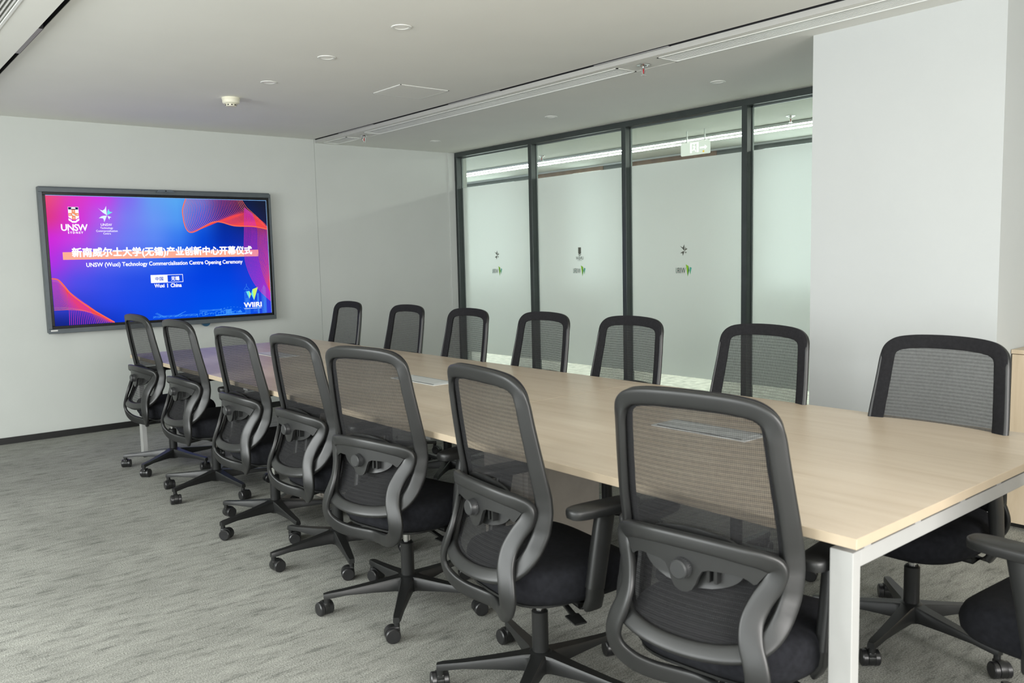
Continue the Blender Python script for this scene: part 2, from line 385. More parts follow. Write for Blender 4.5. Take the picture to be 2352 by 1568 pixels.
# the room looks along +x: right in view is -y, so mirrored lettering runs towards +y
XF = XG-.006
def onglass(y0, y1): return lambda u, v: Vector((XF-.0022, u, v))
panes = list(zip(MY, MY[1:]))
for k, (a, b) in enumerate(panes):
    y0, y1 = b+.05, a
    p = struct('window_%d' % (k+1), B(XG-.003, XG+.003, y0, y1, .05, ZB-.05), GLASS)
    obj('frosted_film', B(XF-.0004, XF, y0+.001, y1-.001, .344, 2.152), FILM, p)
    yc = (y0+y1)/2+.005
    if k > 2: continue
    # wing mark + word under it
    z = 1.24
    bmg, bmt = bmesh.new(), bmesh.new()
    X = XF-.0022
    # mark at the right (towards -y): green wing then teal wing, mirrored
    q = lambda dy, dz: (X, yc-dy, z+dz)
    poly(bmg, [q(.012, .050), (X, yc-.040, z+.036), q(.043, .0), q(.031, -.052)])
    poly(bmt, [q(.040, .036), q(.048, .0), q(.031, -.052)])
    poly(bmt, [q(.054, .028), q(.072, .022), q(.058, -.036)]); poly(bmg, [q(.054, .028), q(.049, .0), q(.058, -.036)])
    obj('wing_mark', bmg, GREEN, p); obj('wing_mark_shade', bmt, TEAL, p)
    obj('wing_word', text_bm('WIIRI', yc-.008, yc+.092, z-.024, z+.022, onglass(0, 0), bold=.004), TEAL, p)
    if k == 1:
        zc = 1.41; bm = bmesh.new()
        poly(bm, [(X, yc-.016, zc+.05), (X, yc+.022, zc+.05), (X, yc+.022, zc-.006), (X, yc+.003, zc-.018), (X, yc-.016, zc-.006)])
        poly(bm, [(X, yc-.016, zc-.012), (X, yc+.003, zc-.024), (X, yc+.022, zc-.012), (X, yc+.022, zc-.019), (X, yc+.003, zc-.031), (X, yc-.016, zc-.019)])
        obj('shield_emblem', bm, INK, p)
        obj('shield_word', text_bm('UNSW', yc-.048, yc+.054, 1.345, 1.374, onglass(0, 0), bold=.006), INK, p)
        obj('shield_city_word', text_bm('SYDNEY', yc-.026, yc+.031, 1.333, 1.340, onglass(0, 0), bold=.01, space=1.5), INK, p)
    else:
        zc = 1.40; bm = bmesh.new(); s = .72
        for w_ in ([(-.068, .061), (-.027, .042), (-.004, .078), (0, 0)], [(.015, .055), (.019, .03), (.044, .027), (.001, .002)],
                   [(-.065, -.023), (-.03, -.003), (-.001, -.001), (-.025, -.055), (-.033, -.024)], [(.003, -.003), (.032, -.014), (.016, -.022), (.017, -.034)]):
            poly(bm, [(X, yc+p_[0]*s*-1*1, zc+p_[1]*s) for p_ in w_])
        for v in bm.verts: pass
        obj('star_emblem', bm, INK, p)

# ------------------------------------------------------------------ corridor beyond the glass
XO, ZC = 8.35, 2.6
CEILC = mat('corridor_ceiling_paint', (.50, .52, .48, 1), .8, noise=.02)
CORW = mat('corridor_wall_paint', (.78, .80, .79, 1), .7, noise=.02)
CCARP = mat('corridor_carpet', (.52, .53, .47, 1), .95, noise=.28, nscale=14)
struct('floor_corridor', B(XG+.05, 12, -1, 17, -.1, 0), CCARP)
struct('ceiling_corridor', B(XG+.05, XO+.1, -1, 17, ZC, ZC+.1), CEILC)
struct('wall_corridor', B(XO, XO+.1, -1, 17, 0, ZC), CORW)
bm = bmesh.new()
for (y0, y1) in ((9.42, 12.5), (-1, 6.19), (7.56, 8.04)): box(bm, XO-.03, XO, y0, y1, 2.40, 2.575)
struct('trim_11', bm, FRAME)
bm = bmesh.new()
for (y0, y1) in ((8.04, 9.42), (6.19, 7.56)): box(bm, XO-.035, XO, y0, y1, 0.0, 2.575)
struct('wall_corridor_panels', bm, BROWN)
LITWIN = emis('lit_office_window', (.90, 1, .97, 1), 2.7)
for k, (y0, y1) in enumerate(((9.9, 11.9), (8.08, 8.62), (3.9, 5.55))):
    struct('window_%d' % (k+10), B(XO-.042, XO-.034, y0, y1, .95, 2.52), LITWIN)
struct('wall_corridor_end', B(XG+.12, XO, 16.9, 17, 0, ZC), CORW)
struct('wall_corridor_start', B(XG+.12, XO, -1, -.9, 0, ZC), CORW)
LIN = emis('corridor_led', (1, .985, .93, 1), 58)
for x, nm in ((7.27, 'near'), (7.47, 'far')):
    t = empty('linear_light', 'long glowing corridor ceiling strip, the %s one of the pair beyond the glass' % ('nearer' if nm == 'near' else 'farther'), 'ceiling light', (x, 7, ZC), 0, 'corridor light strips')
    obj('housing', B(-.03, .03, -7.5, 9.5, -.03, -.004), ALU, t)
    obj('diffuser', B(-.02, .02, -7.45, 9.45, -.034, -.0305), LIN, t)
t = empty('exit_sign', 'glowing running-man exit sign with arrow hanging in the corridor', 'sign', (6.9, 5.392, 2.42))
SIGN = emis('sign_face', (.74, .80, .70, 1), 1.0)
obj('sign_panel', B(-.012, .012, -.178, .178, -.062, .066, bev=.008), SIGN, t)
SW = emis('sign_white', (1, 1, .98, 1), 1.3)
X = -.0135
bm = bmesh.new()
for pts in ([(.056, .057), (.034, .057), (.034, -.042), (.056, -.042)], [(-.026, .058), (-.049, .058), (-.049, -.04), (-.026, -.04)], [(.056, .057), (-.049, .058), (-.049, .045), (.056, .045)]):
    poly(bm, [(X, a, b) for a, b in pts])
poly(bm, [(X, a, b) for a, b in [(.024, .022), (.004, .03), (-.014, .012), (-.01, .006), (.0, .014), (-.006, -.01), (-.02, -.03), (-.012, -.036), (.004, -.014), (.02, -.022), (.03, -.02), (.03, -.012), (.016, -.006), (.01, .01), (.018, .014)]])
hd = [(X, .004+.008*math.cos(2*PI*i/12), .04+.006*math.sin(2*PI*i/12)) for i in range(12)]; poly(bm, hd)
obj('running_figure', bm, SW, t)
bm = bmesh.new(); poly(bm, [(X, a, b) for a, b in [(-.063, .008), (-.125, .008), (-.125, .024), (-.154, 0), (-.125, -.024), (-.125, -.008), (-.063, -.008)]])
obj('arrow', bm, SW, t)
bm = bmesh.new(); poly(bm, [(X, a, b) for a, b in [(-.098, -.03), (-.12, -.03), (-.12, -.048), (-.098, -.048)]]); obj('status_patch', bm, emis('sign_amber', (.9, .62, .1, 1), 1), t)
for y in (.105, -.115): obj('hanger', B(-.006, .006, y-.006, y+.006, .066, .18), WHITE, t)

# ------------------------------------------------------------------ ceiling fittings
def downlight(x, y, z, label, grp):
    t = empty('downlight', label, 'ceiling light', (x, y, z), 0, grp)
    obj('trim_ring', lathe(bmesh.new(), [(.036, 0), (.036, -.002), (.046, -.005), (.052, -.003), (.0525, 0)], 32), WHITE, t, True, 40)
    obj('lamp_face', lathe(bmesh.new(), [(.036, -.0005), (.03, -.0012), (0, -.0015)], 32), mat('lamp_glass', (.95, .94, .90, 1), .35, noise=.01), t, True)
for x, y, l in ((2.422, 3.754, 'round recessed downlight nearest the camera in the raised ceiling'), (2.414, 4.551, 'middle round recessed downlight of the row over the table'),
                (2.422, 5.378, 'round recessed downlight nearest the smoke detector')):
    downlight(x, y, ZM, l, 'downlights over the table')
for x, y, l in ((4.838, 3.59, 'round recessed downlight beside the white column in the lowered ceiling'), (4.827, 5.255, 'middle round downlight in the lowered ceiling by the glass'),
                (4.824, 6.938, 'farthest round downlight in the lowered ceiling by the screen wall')):
    downlight(x, y, ZB, l, 'downlights along the glass')
t = empty('smoke_detector', 'cream round smoke detector on the ceiling before the screen wall', 'smoke detector', (2.417, 6.02, ZM))
obj('base', lathe(bmesh.new(), [(0, 0), (.062, 0), (.063, -.012), (.060, -.016), (.059, -.036), (.05, -.044), (.038, -.045)], 32), IVORY, t, True, 35)
obj('sensor_cap', lathe(bmesh.new(), [(.038, -.043), (.037, -.060), (.030, -.062), (0, -.062)], 32), IVORY, t, True, 35)
bm = bmesh.new()
for i in range(9):
    a = 2*PI*i/9+.3; c_, s_ = math.cos(a), math.sin(a)
    prism(bm, [(.0385*c_-.007*s_, .0385*s_+.007*c_, -.049), (.0385*c_+.007*s_, .0385*s_-.007*c_, -.049), (.0385*c_+.007*s_, .0385*s_-.007*c_, -.056), (.0385*c_-.007*s_, .0385*s_+.007*c_, -.056)], (-.004*c_, -.004*s_, 0))
obj('vent_slots', bm, BLACKGAP, t)
t = empty('access_hatch', 'square white access hatch in the ceiling beside the grille', 'hatch', (3.375, 5.14, ZM))
obj('hatch_panel', B(-.19, .19, -.175, .175, -.004, -.0005, bev=.001, seg=1), CEIL, t)
bm = bmesh.new()
for (x0, x1, y0, y1) in ((-.2, .2, -.185, -.178), (-.2, .2, .178, .185), (-.2, -.193, -.185, .185), (.193, .2, -.185, .185)): box(bm, x0, x1, y0, y1, -.004, 0)
obj('hatch_frame', bm, WHITE, t)
def sprinkler(x, y, label, z=ZB+.001, grp='ceiling sprinklers'):
    t = empty('sprinkler', label, 'sprinkler', (x, y, z), 0, grp)
    obj('escutcheon', lathe(bmesh.new(), [(.012, -.001), (.040, 0), (.041, -.004), (.026, -.007), (.022, -.013), (.011, -.014)], 28), CHROME, t, True, 35)
    bm = bmesh.new(); lathe(bm, [(0, -.012), (.009, -.012), (.009, -.022), (0, -.022)], 14)
    for s in (-1, 1): sweep(bm, [(s*.008, 0, -.02), (s*.015, 0, -.034), (s*.005, 0, -.06)], [(0, 1, 0)]*3, [.004]*3, [.004]*3, m=6)
    lathe(bm, [(0, -.060), (.018, -.060), (.018, -.063), (0, -.064)], 16)
    obj('frame_arms', bm, CHROME, t)
    obj('glass_bulb', lathe(bmesh.new(), [(0, -.022), (.004, -.026), (.004, -.05), (0, -.055)], 10), mat('red_bulb', (.5, .012, .02, 1), .2), t, True)
sprinkler(4.016, 3.531, 'chrome sprinkler with red bulb hanging from the grille nearest the column')
sprinkler(4.037, 6.955, 'small chrome sprinkler in the ceiling grille near the screen wall')
sprinkler(6.95, 4.36, 'small sprinkler on the corridor ceiling seen through the rightmost glass pane', ZC, 'corridor sprinklers')
sprinkler(6.95, 7.75, 'small sprinkler on the corridor ceiling seen through the second glass pane', ZC, 'corridor sprinklers')
DUCT = mat('duct_dark', (.012, .011, .012, 1), .7, noise=.1)
def grille(x0, x1, y0, y1, label):
    t = empty('air_grille', label, 'air vent', ((x0+x1)/2, (y0+y1)/2, ZB), 0, 'linear air grilles')
    wx, wy = (x1-x0)/2, (y1-y0)/2
    bm = bmesh.new()
    for (a, b, c, d) in ((-wx, -wx+.012, -wy, wy), (wx-.012, wx, -wy, wy), (-wx, wx, -wy, -wy+.012), (-wx, wx, wy-.012, wy)): box(bm, a, b, c, d, -.003, .012)
    obj('frame', bm, WHITE, t)
    bm = bmesh.new(); n = 9
    for i in range(n):
        x = -wx+.012+(2*wx-.024)*(i+.5)/n
        prism(bm, [(x-.0045, -wy+.012, .001), (x+.0015, -wy+.012, .001), (x+.0045, -wy+.012, .022), (x-.0015, -wy+.012, .022)], (0, 2*wy-.024, 0))
    o = obj('slats', bm, WHITE, t)
    obj('duct', B(-wx, wx, -wy, wy, .06, .08), DUCT, t)
    bm = bmesh.new(); box(bm, -wx-.001, -wx, -wy, wy, .013, .06); box(bm, wx, wx+.001, -wy, wy, .013, .06); obj('duct_lining', bm, DUCT, t)
grille(GX0, GX1, 7.12, 7.585, 'short white ceiling grille against the screen wall')
grille(GX0, GX1, 3.68, 6.80, 'long white linear ceiling grille between the two sprinklers')
grille(GX0, GX1, 0.0, 3.36, 'white linear ceiling grille running past the top of the column')
grille(HX0, HX1, 1.0, 7.585, 'white slatted ceiling grille at the upper left corner')
LAMPGREY = mat('lamp_grey', (.42, .42, .43, 1), .5, noise=.05)
def slotlight(x0, x1, y0, y1, label, grp=None):
    t = empty('slot_light', label, 'ceiling light', ((x0+x1)/2, (y0+y1)/2, ZM-.004), 0, grp)
    wx, wy = (x1-x0)/2, (y1-y0)/2
    obj('body', B(-wx, wx, -wy, wy, .0, .028), BLACKGAP, t)
    obj('diffuser', B(-wx+.004, wx-.004, -wy+.004, wy-.004, -.002, -.0002), LAMPGREY, t)
slotlight(.944, .985, 4.77, 5.38, 'grey unlit light bar in the black ceiling slot at left')
for y0, y1, l in ((6.505, 7.135, 'unlit light bar in the black ceiling slot nearest the screen wall'), (4.748, 5.378, 'unlit light bar in the right ceiling slot beside the access hatch'), (3.211, 3.814, 'unlit light bar in the right ceiling slot beside the near sprinkler')):
    slotlight(3.8635, 3.8868, y0, y1, l, 'light bars in the right ceiling slot')

# ------------------------------------------------------------------ wall display
t = empty('interactive_display', 'large wall-mounted display showing a blue ceremony slide', 'screen', (2.394, YB, .855))
def wb(x0, x1, y0, y1, z0, z1, **k): return B(x0-2.394, x1-2.394, y0-YB, y1-YB, z0-.855, z1-.855, **k)
def ringbox(x0, x1, z0, z1, i, y0, y1, i2=None):
    bm = bmesh.new(); dx, dz = -2.394, -.855
    xi0, xi1, zi0, zi1 = i
    for (a, b, c, d) in ((x0, x1, z0, zi0), (x0, x1, zi1, z1), (x0, xi0, zi0, zi1), (xi1, x1, zi0, zi1)):
        box(bm, a+dx, b+dx, y0-YB, y1-YB, c+dz, d+dz, bev=.002, seg=1)
    return bm
obj('casing', wb(1.432, 3.357, YB-.075, YB-.002, .858, 2.030, bev=.006), TVGREY, t)
fr = obj('bezel', ringbox(1.43, 3.358, .855, 2.018, (1.457, 3.340, .893, 1.985), YB-.092, YB-.07), TVGREY, t)
obj('bezel_lip', wb(1.43, 3.358, YB-.086, YB-.075, .872, .876), BLACKGAP, fr)
obj('inner_border', ringbox(1.457, 3.340, .893, 1.985, (1.479, 3.316, .915, 1.962), YB-.085, YB-.07), TVBLACK, t)
bm = bmesh.new()
prism(bm, [(2.325-2.394, -.09, 2.006-.855), (2.484-2.394, -.09, 2.006-.855), (2.455-2.394, -.09, 2.028-.855), (2.354-2.394, -.09, 2.028-.855)], (0, -.022, 0))
cb = obj('camera_bar', bm, mat('camera_bar_grey', (.10, .125, .15, 1), .4, metal=.3, noise=.05), t)
obj('lens', lathe(bmesh.new(), [(0, -.114), (.006, -.114), (.006, -.1), (0, -.1)], 16, cx=2.404-2.394, axis='y', cz=2.017-.855), TVBLACK, cb)
bm = bmesh.new(); lathe(bm, [(0, -.012), (.04, -.012), (.04, .012), (0, .012)], 24, cx=2.697-2.394, cy=-.06, axis='y', cz=.868-.855); obj('status_dome', bm, mat('dome_blue', (.02, .08, .15, 1), .3), t)
obj('maker_plate', wb(1.444, 1.494, YB-.0935, YB-.092, .874, .885), ALU, t)
# screen picture: a colour grid (the picture the screen gives off) and flat graphics a hair in front of it
GRID = [
 [(238, 82, 125), (228, 62, 195), (215, 60, 232), (135, 112, 245), (105, 162, 248), (92, 172, 248), (50, 135, 235), (18, 50, 135), (20, 32, 68), (26, 32, 50)],
 [(226, 60, 140), (222, 52, 215), (180, 95, 243), (125, 130, 248), (108, 155, 250), (85, 158, 248), (35, 105, 232), (12, 45, 150), (18, 38, 105), (30, 34, 66)],
 [(214, 46, 222), (200, 70, 235), (140, 112, 243), (112, 130, 250), (96, 140, 250), (58, 125, 244), (12, 78, 220), (8, 48, 172), (22, 46, 160), (84, 48, 190)],
 [(186, 52, 232), (135, 82, 238), (102, 102, 243), (80, 108, 245), (60, 108, 243), (28, 92, 238), (6, 68, 224), (6, 58, 210), (30, 60, 205), (110, 50, 205)],
 [(128, 68, 232), (82, 82, 238), (60, 84, 238), (42, 82, 236), (32, 80, 236), (16, 74, 234), (4, 68, 230), (4, 68, 228), (24, 66, 222), (100, 56, 214)],
 [(62, 70, 218), (50, 70, 220), (42, 74, 232), (30, 76, 235), (20, 76, 236), (10, 76, 237), (2, 78, 238), (2, 80, 238), (12, 76, 232), (62, 62, 224)],
 [(22, 38, 130), (18, 42, 150), (20, 56, 200), (16, 68, 225), (10, 76, 235), (6, 80, 238), (0, 86, 240), (0, 90, 240), (10, 84, 236), (52, 64, 226)]]
SX0, SX1, SZ0, SZ1, SY = 1.479, 3.316, .915, 1.962, YB-.082
NX, NZ = 54, 36
bm = bmesh.new(); cl = bm.loops.layers.float_color.new('picture')
vv = [[bm.verts.new((lerp(SX0, SX1, i/NX)-2.394, SY-YB, lerp(SZ0, SZ1, j/NZ)-.855)) for j in range(NZ+1)] for i in range(NX+1)]
def gcol(u, v):
    gx = u*9; gz = (1-v)*6; i = min(8, int(gx)); j = min(5, int(gz)); fx, fz = gx-i, gz-j
    fx = fx*fx*(3-2*fx)*.5+fx*.5; fz = fz*fz*(3-2*fz)*.5+fz*.5
    c = [lerp(lerp(GRID[j][i][k], GRID[j][i+1][k], fx), lerp(GRID[j+1][i][k], GRID[j+1][i+1][k], fx), fz) for k in range(3)]
    return srgb(*c)
for i in range(NX):
    for j in range(NZ):
        f = bm.faces.new((vv[i][j], vv[i+1][j], vv[i+1][j+1], vv[i][j+1]))
        for lp, (a, b) in zip(f.loops, ((i, j), (i+1, j), (i+1, j+1), (i, j+1))): lp[cl] = gcol(a/NX, b/NZ)
sm = bpy.data.materials.new('screen_picture'); sm.use_nodes = True; nt = sm.node_tree; nt.nodes.remove(nt.nodes['Principled BSDF'])
at = nt.nodes.new('ShaderNodeAttribute'); at.attribute_name = 'picture'; em = nt.nodes.new('ShaderNodeEmission'); em.inputs[1].default_value = .83
nt.links.new(at.outputs['Color'], em.inputs[0]); nt.links.new(em.outputs[0], nt.nodes['Material Output'].inputs[0])
scr = obj('screen', bm, sm, t)
def P(x, z, d=.001): return Vector((x-2.394, SY-YB-d, z-.855))
E_W = emis('screen_white', (1, 1, 1, 1), 1.1); E_COR = emis('screen_coral', srgb(255, 175, 150), 1); E_CORD = emis('screen_coral_deep', srgb(255, 128, 100), 1)
E_RED = emis('screen_red', srgb(238, 72, 78), 1); E_MAG = emis('screen_magenta', srgb(200, 45, 185), 1); E_ORG = emis('screen_orange', srgb(250, 110, 78), 1)
E_NAVY = emis('screen_navy', srgb(30, 30, 80), 1); E_BLUE = emis('screen_blue', srgb(30, 80, 200), 1); E_LB = emis('screen_light_blue', srgb(72, 160, 250), 1)
E_CY = emis('screen_cyan', srgb(110, 232, 232), 1); E_LIME = emis('screen_lime', srgb(205, 245, 110), 1); E_ICE = emis('screen_ice', srgb(225, 245, 255), 1); E_SAL = emis('screen_salmon', srgb(245, 150, 110), 1)
def strip(bm, pts, w_, mi, d):
    prev = None
    for i, p in enumerate(pts):
        a = Vector(pts[max(0, i-1)]); b = Vector(pts[min(len(pts)-1, i+1)]); n = (b-a); n = Vector((-n.y, n.x)).normalized() if n.length > 1e-9 else Vector((1, 0))
        c = Vector(p); l = bm.verts.new(P(c.x+n.x*w_/2, c.y+n.y*w_/2, d)); r = bm.verts.new(P(c.x-n.x*w_/2, c.y-n.y*w_/2, d))
        if prev: f = bm.faces.new((prev[0], prev[1], r, l)); f.material_index = mi
        prev = (l, r)
def waves(bm, A, Bc, n, w_, mfun, d):
    a = catmull(A, 10); b = catmull(Bc, 10*(len(A)-1)//(len(Bc)-1))
    for k in range(n):
        s = k/(n-1); pts = [(lerp(p[0], q[0], s), lerp(p[1], q[1], s)) for p, q in zip(a, b)]
        pts = [(min(SX1-.002, max(SX0+.002, x)), min(SZ1-.002, max(SZ0+.002, z))) for x, z in pts]
        strip(bm, pts, w_, mfun(s), d)
bm = bmesh.new()
A1 = [(2.579, 1.96), (2.544, 1.833), (2.599, 1.667), (2.822, 1.76), (3.003, 1.726), (3.181, 1.72), (3.318, 1.695)]
B1 = [(3.079, 1.966), (3.103, 1.927), (3.127, 1.892), (3.178, 1.847), (3.239, 1.792), (3.289, 1.736), (3.318, 1.711)]
A2 = [(3.104, 1.891), (3.093, 1.69), (3.081, 1.487), (3.097, 1.354), (3.143, 1.23), (3.212, 1.124), (3.31, 1.026)]
B2 = [(3.239, 1.792), (3.315, 1.711), (3.314, 1.587), (3.314, 1.484), (3.315, 1.38), (3.315, 1.276), (3.315, 1.172)]
A3 = [(1.48, 1.298), (1.525, 1.287), (1.563, 1.241), (1.607, 1.176), (1.684, 1.1), (1.78, 1.022), (1.927, .917)]
B3 = [(1.48, 1.044), (1.533, 1.044), (1.581, 1.043), (1.638, 1.037), (1.712, 1.021), (1.811, .979), (1.927, .917)]
A4 = [(1.596, 1.195), (1.591, 1.06), (1.585, .917)]; B4 = [(1.796, 1.012), (1.893, .931), (1.927, .917)]
waves(bm, A1, B1, 38, .0034, lambda s: 1 if .02 < s < .9 else 2, .0008)
waves(bm, A2, B2, 22, .0038, lambda s: 0 if s < .55 else 1, .0011)
strip(bm, [(min(SX1-.002, x), z) for x, z in catmull(A1, 10)], .009, 2, .0014)
obj('wave_lines', bm, [E_MAG, E_RED, E_ORG], scr)
bm = bmesh.new()
waves(bm, A3, B3, 26, .0034, lambda s: 2 if s < .12 or s > .9 else 1, .0008)
waves(bm, A4, B4, 24, .0034, lambda s: 0 if s < .6 else 1, .0011)
strip(bm, [(min(SX1-.002, x), z) for x, z in catmull(A3, 10)], .009, 2, .0014)
wv = obj('wave_lines', bm, [E_MAG, E_RED, E_ORG], scr)
bm = bmesh.new()
strip(bm, [(SX0+.001, SZ1-.002), (SX1-.001, SZ1-.002)], .004, 0, .0015); strip(bm, [(SX1-.002, SZ0), (SX1-.002, SZ1)], .003, 0, .0015)
obj('edge_glow', bm, emis('screen_edge', srgb(130, 185, 245), 1), scr)
bm = bmesh.new(); poly(bm, [P(1.573, 1.507), P(1.573, 1.446), P(3.212, 1.446), P(3.215, 1.507)])
# brush banner with a slightly rough lower edge
obj('banner', bm, E_COR, scr)
pl = lambda d: (lambda u, v: P(u, v, d))
obj('title_text', text_bm('新南威尔士大学(无锡)产业创新中心开幕仪式', 1.643, 3.153, 1.456, 1.541, pl(.002), bold=.036), E_W, scr)
obj('subtitle_text', text_bm('UNSW (Wuxi) Technology Commercialisation Centre Opening Ceremony', 1.742, 3.058, 1.374, 1.418, pl(.002), bold=.02), E_W, scr)
bm = bmesh.new()
poly(bm, [P(2.241, 1.234), P(2.381, 1.234), P(2.381, 1.302), P(2.241, 1.302)])
for a, b, c, d in ((2.381, 2.513, 1.298, 1.302), (2.381, 2.513, 1.234, 1.238), (2.509, 2.513, 1.234, 1.302)): poly(bm, [P(a, c), P(b, c), P(b, d), P(a, d)])
obj('place_box', bm, E_W, scr)
obj('country_text', text_bm('中国', 2.278, 2.344, 1.252, 1.285, pl(.002), bold=.02), E_BLUE, scr)
obj('city_text', text_bm('无锡', 2.412, 2.480, 1.250, 1.285, pl(.002), bold=.03), E_W, scr)
obj('city_caption', text_bm('Wuxi', 2.268, 2.350, 1.194, 1.224, pl(.002), bold=.03), E_W, scr)
obj('country_caption', text_bm('China', 2.404, 2.496, 1.192, 1.224, pl(.002), bold=.03), E_W, scr)
bm = bmesh.new(); strip(bm, [(2.377, 1.19), (2.377, 1.226)], .006, 0, .002); obj('divider', bm, E_W, scr)
# university crest
bm = bmesh.new()
poly(bm, [P(1.636, 1.870), P(1.713, 1.870), P(1.713, 1.785), P(1.675, 1.765), P(1.636, 1.787)], 0)
poly(bm, [P(1.638, 1.868, .0014), P(1.711, 1.868, .0014), P(1.711, 1.849, .0014), P(1.638, 1.849, .0014)], 1)
poly(bm, [P(1.661, 1.849, .0014), P(1.688, 1.849, .0014), P(1.688, 1.771, .0014), P(1.675, 1.765, .0014), P(1.661, 1.772, .0014)], 2)
poly(bm, [P(1.637, 1.822, .0014), P(1.712, 1.822, .0014), P(1.712, 1.798, .0014), P(1.637, 1.798, .0014)], 2)
poly(bm, [P(1.658+.034*i/8 if i < 9 else 1.692-.034*(i-8)/8, 1.855 if i < 9 else 1.866, .0018) for i in range(17)][:9]+[P(1.688, 1.866, .0018), P(1.662, 1.866, .0018)], 0)
for a, b in ((1.675, 1.838), (1.675, 1.782), (1.648, 1.81), (1.702, 1.81)): poly(bm, [P(a-.005, b, .0018), P(a, b-.005, .0018), P(a+.005, b, .0018), P(a, b+.005, .0018)], 3)
poly(bm, [P(1.663, 1.818, .0018), P(1.675, 1.814, .0018), P(1.687, 1.804, .0018), P(1.69, 1.798, .0018), P(1.672, 1.801, .0018), P(1.664, 1.808, .0018)], 3)
poly(bm, [P(1.635, 1.779), P(1.658, 1.765), P(1.658, 1.747), P(1.635, 1.763)], 0); poly(bm, [P(1.714, 1.779), P(1.691, 1.765), P(1.691, 1.747), P(1.714, 1.763)], 0)
poly(bm, [P(1.656, 1.757, .0014), P(1.693, 1.757, .0014), P(1.691, 1.744, .0014), P(1.658, 1.744, .0014)], 0)
obj('crest', bm, [E_W, E_NAVY, E_SAL, E_ICE], scr)
obj('crest_word', text_bm('UNSW', 1.577, 1.771, 1.679, 1.731, pl(.002), bold=.022, space=.92), E_W, scr)
obj('crest_city_word', text_bm('SYDNEY', 1.624, 1.735, 1.656, 1.672, pl(.002), bold=.03, space=1.5), E_W, scr)
bm = bmesh.new()
def wing(pts, mi): poly(bm, [P(a, b) for a, b in pts], mi)
wing([(1.859, 1.866), (1.876, 1.851), (1.895, 1.845), (1.911, 1.856), (1.924, 1.883), (1.924, 1.845), (1.927, 1.806), (1.895, 1.828)], 0)
wing([(1.942, 1.860), (1.945, 1.842), (1.951, 1.836), (1.971, 1.832), (1.95, 1.82), (1.928, 1.808), (1.931, 1.837)], 1)
wing([(1.862, 1.782), (1.881, 1.797), (1.897, 1.802), (1.926, 1.804), (1.914, 1.778), (1.902, 1.750), (1.899, 1.77), (1.894, 1.781), (1.88, 1.783)], 0)
wing([(1.930, 1.802), (1.945, 1.797), (1.959, 1.791), (1.945, 1.785), (1.944, 1.771), (1.935, 1.783)], 0)
obj('star_emblem', bm, [E_ICE, E_CY], scr)
for nm, s, box_ in (('star_word', 'UNSW', (1.873, 1.959, 1.718, 1.739)), ('star_caption', 'Technology', (1.868, 1.966, 1.690, 1.710)), ('star_caption', 'Commercialisation', (1.835, 2.000, 1.670, 1.686)), ('star_caption', 'Centre', (1.888, 1.946, 1.649, 1.664))):
    obj(nm, text_bm(s, *box_, pl(.002), bold=.006), E_W, scr)
bm = bmesh.new()
wing([(3.077, 1.124), (3.108, 1.129), (3.104, 1.058)], 0); wing([(3.108, 1.129), (3.123, 1.099), (3.106, 1.057)], 1)
wing([(3.139, 1.142), (3.150, 1.042), (3.124, 1.099)], 0); poly(bm, [P(3.139, 1.142), P(3.193, 1.162), P(3.150, 1.042)], 1)
obj('wing_mark', bm, [E_CY, E_LIME], scr)
obj('wing_word', text_bm('WIIRI', 3.051, 3.218, .979, 1.022, pl(.002), bold=.03), E_W, scr)
bm = bmesh.new()
for a, b in ((3.05, 3.105), (3.11, 3.178), (3.188, 3.217)): strip(bm, [(a, .967), (b, .967)], .004, 0, .002)
obj('wing_caption_line', bm, E_ICE, scr)
# faint line drawing of the city along the bottom
bm = bmesh.new()
def L(*pts, w_=.0025): strip(bm, list(pts), w_, 0, .0006)
for x, h in ((3.062, .12), (3.072, .13), (3.084, .14), (3.096, .13), (3.106, .12)): L((x, .917), (x, 1.0+h))
L((3.058, 1.143), (3.084, 1.176), (3.112, 1.14)); L((3.084, 1.176), (3.084, 1.195)); L((3.066, 1.143), (3.103, 1.141))
for k in range(4): L((3.07, 1.06-.009*k), (3.098, 1.06-.009*k))
for k, x in enumerate((3.183, 3.187, 3.191, 3.195)): L((x, .917), (x, 1.104))
for x in (3.227, 3.236, 3.244, 3.249, 3.254, 3.26, 3.266): L((x, .917), (x, 1.18-abs(x-3.25)*1.8))
for k in range(9): L((3.14, .94+.012*k), (3.18, .94+.012*k), w_=.0018)
L((2.24, .935), (2.62, .935)); L((2.62, .917), (2.62, .945)); L((2.24, .945), (2.62, .945))
for k in range(9): L((2.24+.045*k, .93), (2.262+.045*k, .945))
L((2.26, .97), (2.33, .935), (2.42, .935), (2.52, .975)); L((2.27, .975), (2.35, .93)); L((2.51, .972), (2.43, .93))
for k in range(15):
    x = 2.64+.024*k; h = .012+.03*random.random(); L((x, .93), (x, .93+h)); L((x, .93+h), (x+.02, .93+h+.004*random.random()))
for k in range(24):
    x = 2.64+.33*random.random(); z = .925+.05*random.random(); L((x, z), (x+.02, z+.006*random.random()))
for k in range(6): L((2.88, .935+.006*k), (2.93+.01*random.random(), .935+.006*k), w_=.004)
for k in range(5): L((2.985+.006*k, .938+.005*k), (3.03-.004*k, .938+.005*k), w_=.004)
for k in range(10): L((2.83+.03*k, .978+.012*math.sin(k*.5)), (2.842+.03*k, .979+.012*math.sin(k*.5)), w_=.002)
L((2.64, .975), (2.84, .975)); L((2.64, .965), (2.84, .967)); L((2.78, .922), (2.86, .925), (3.06, .925), w_=.008)
obj('city_outline', bm, E_LB, scr)

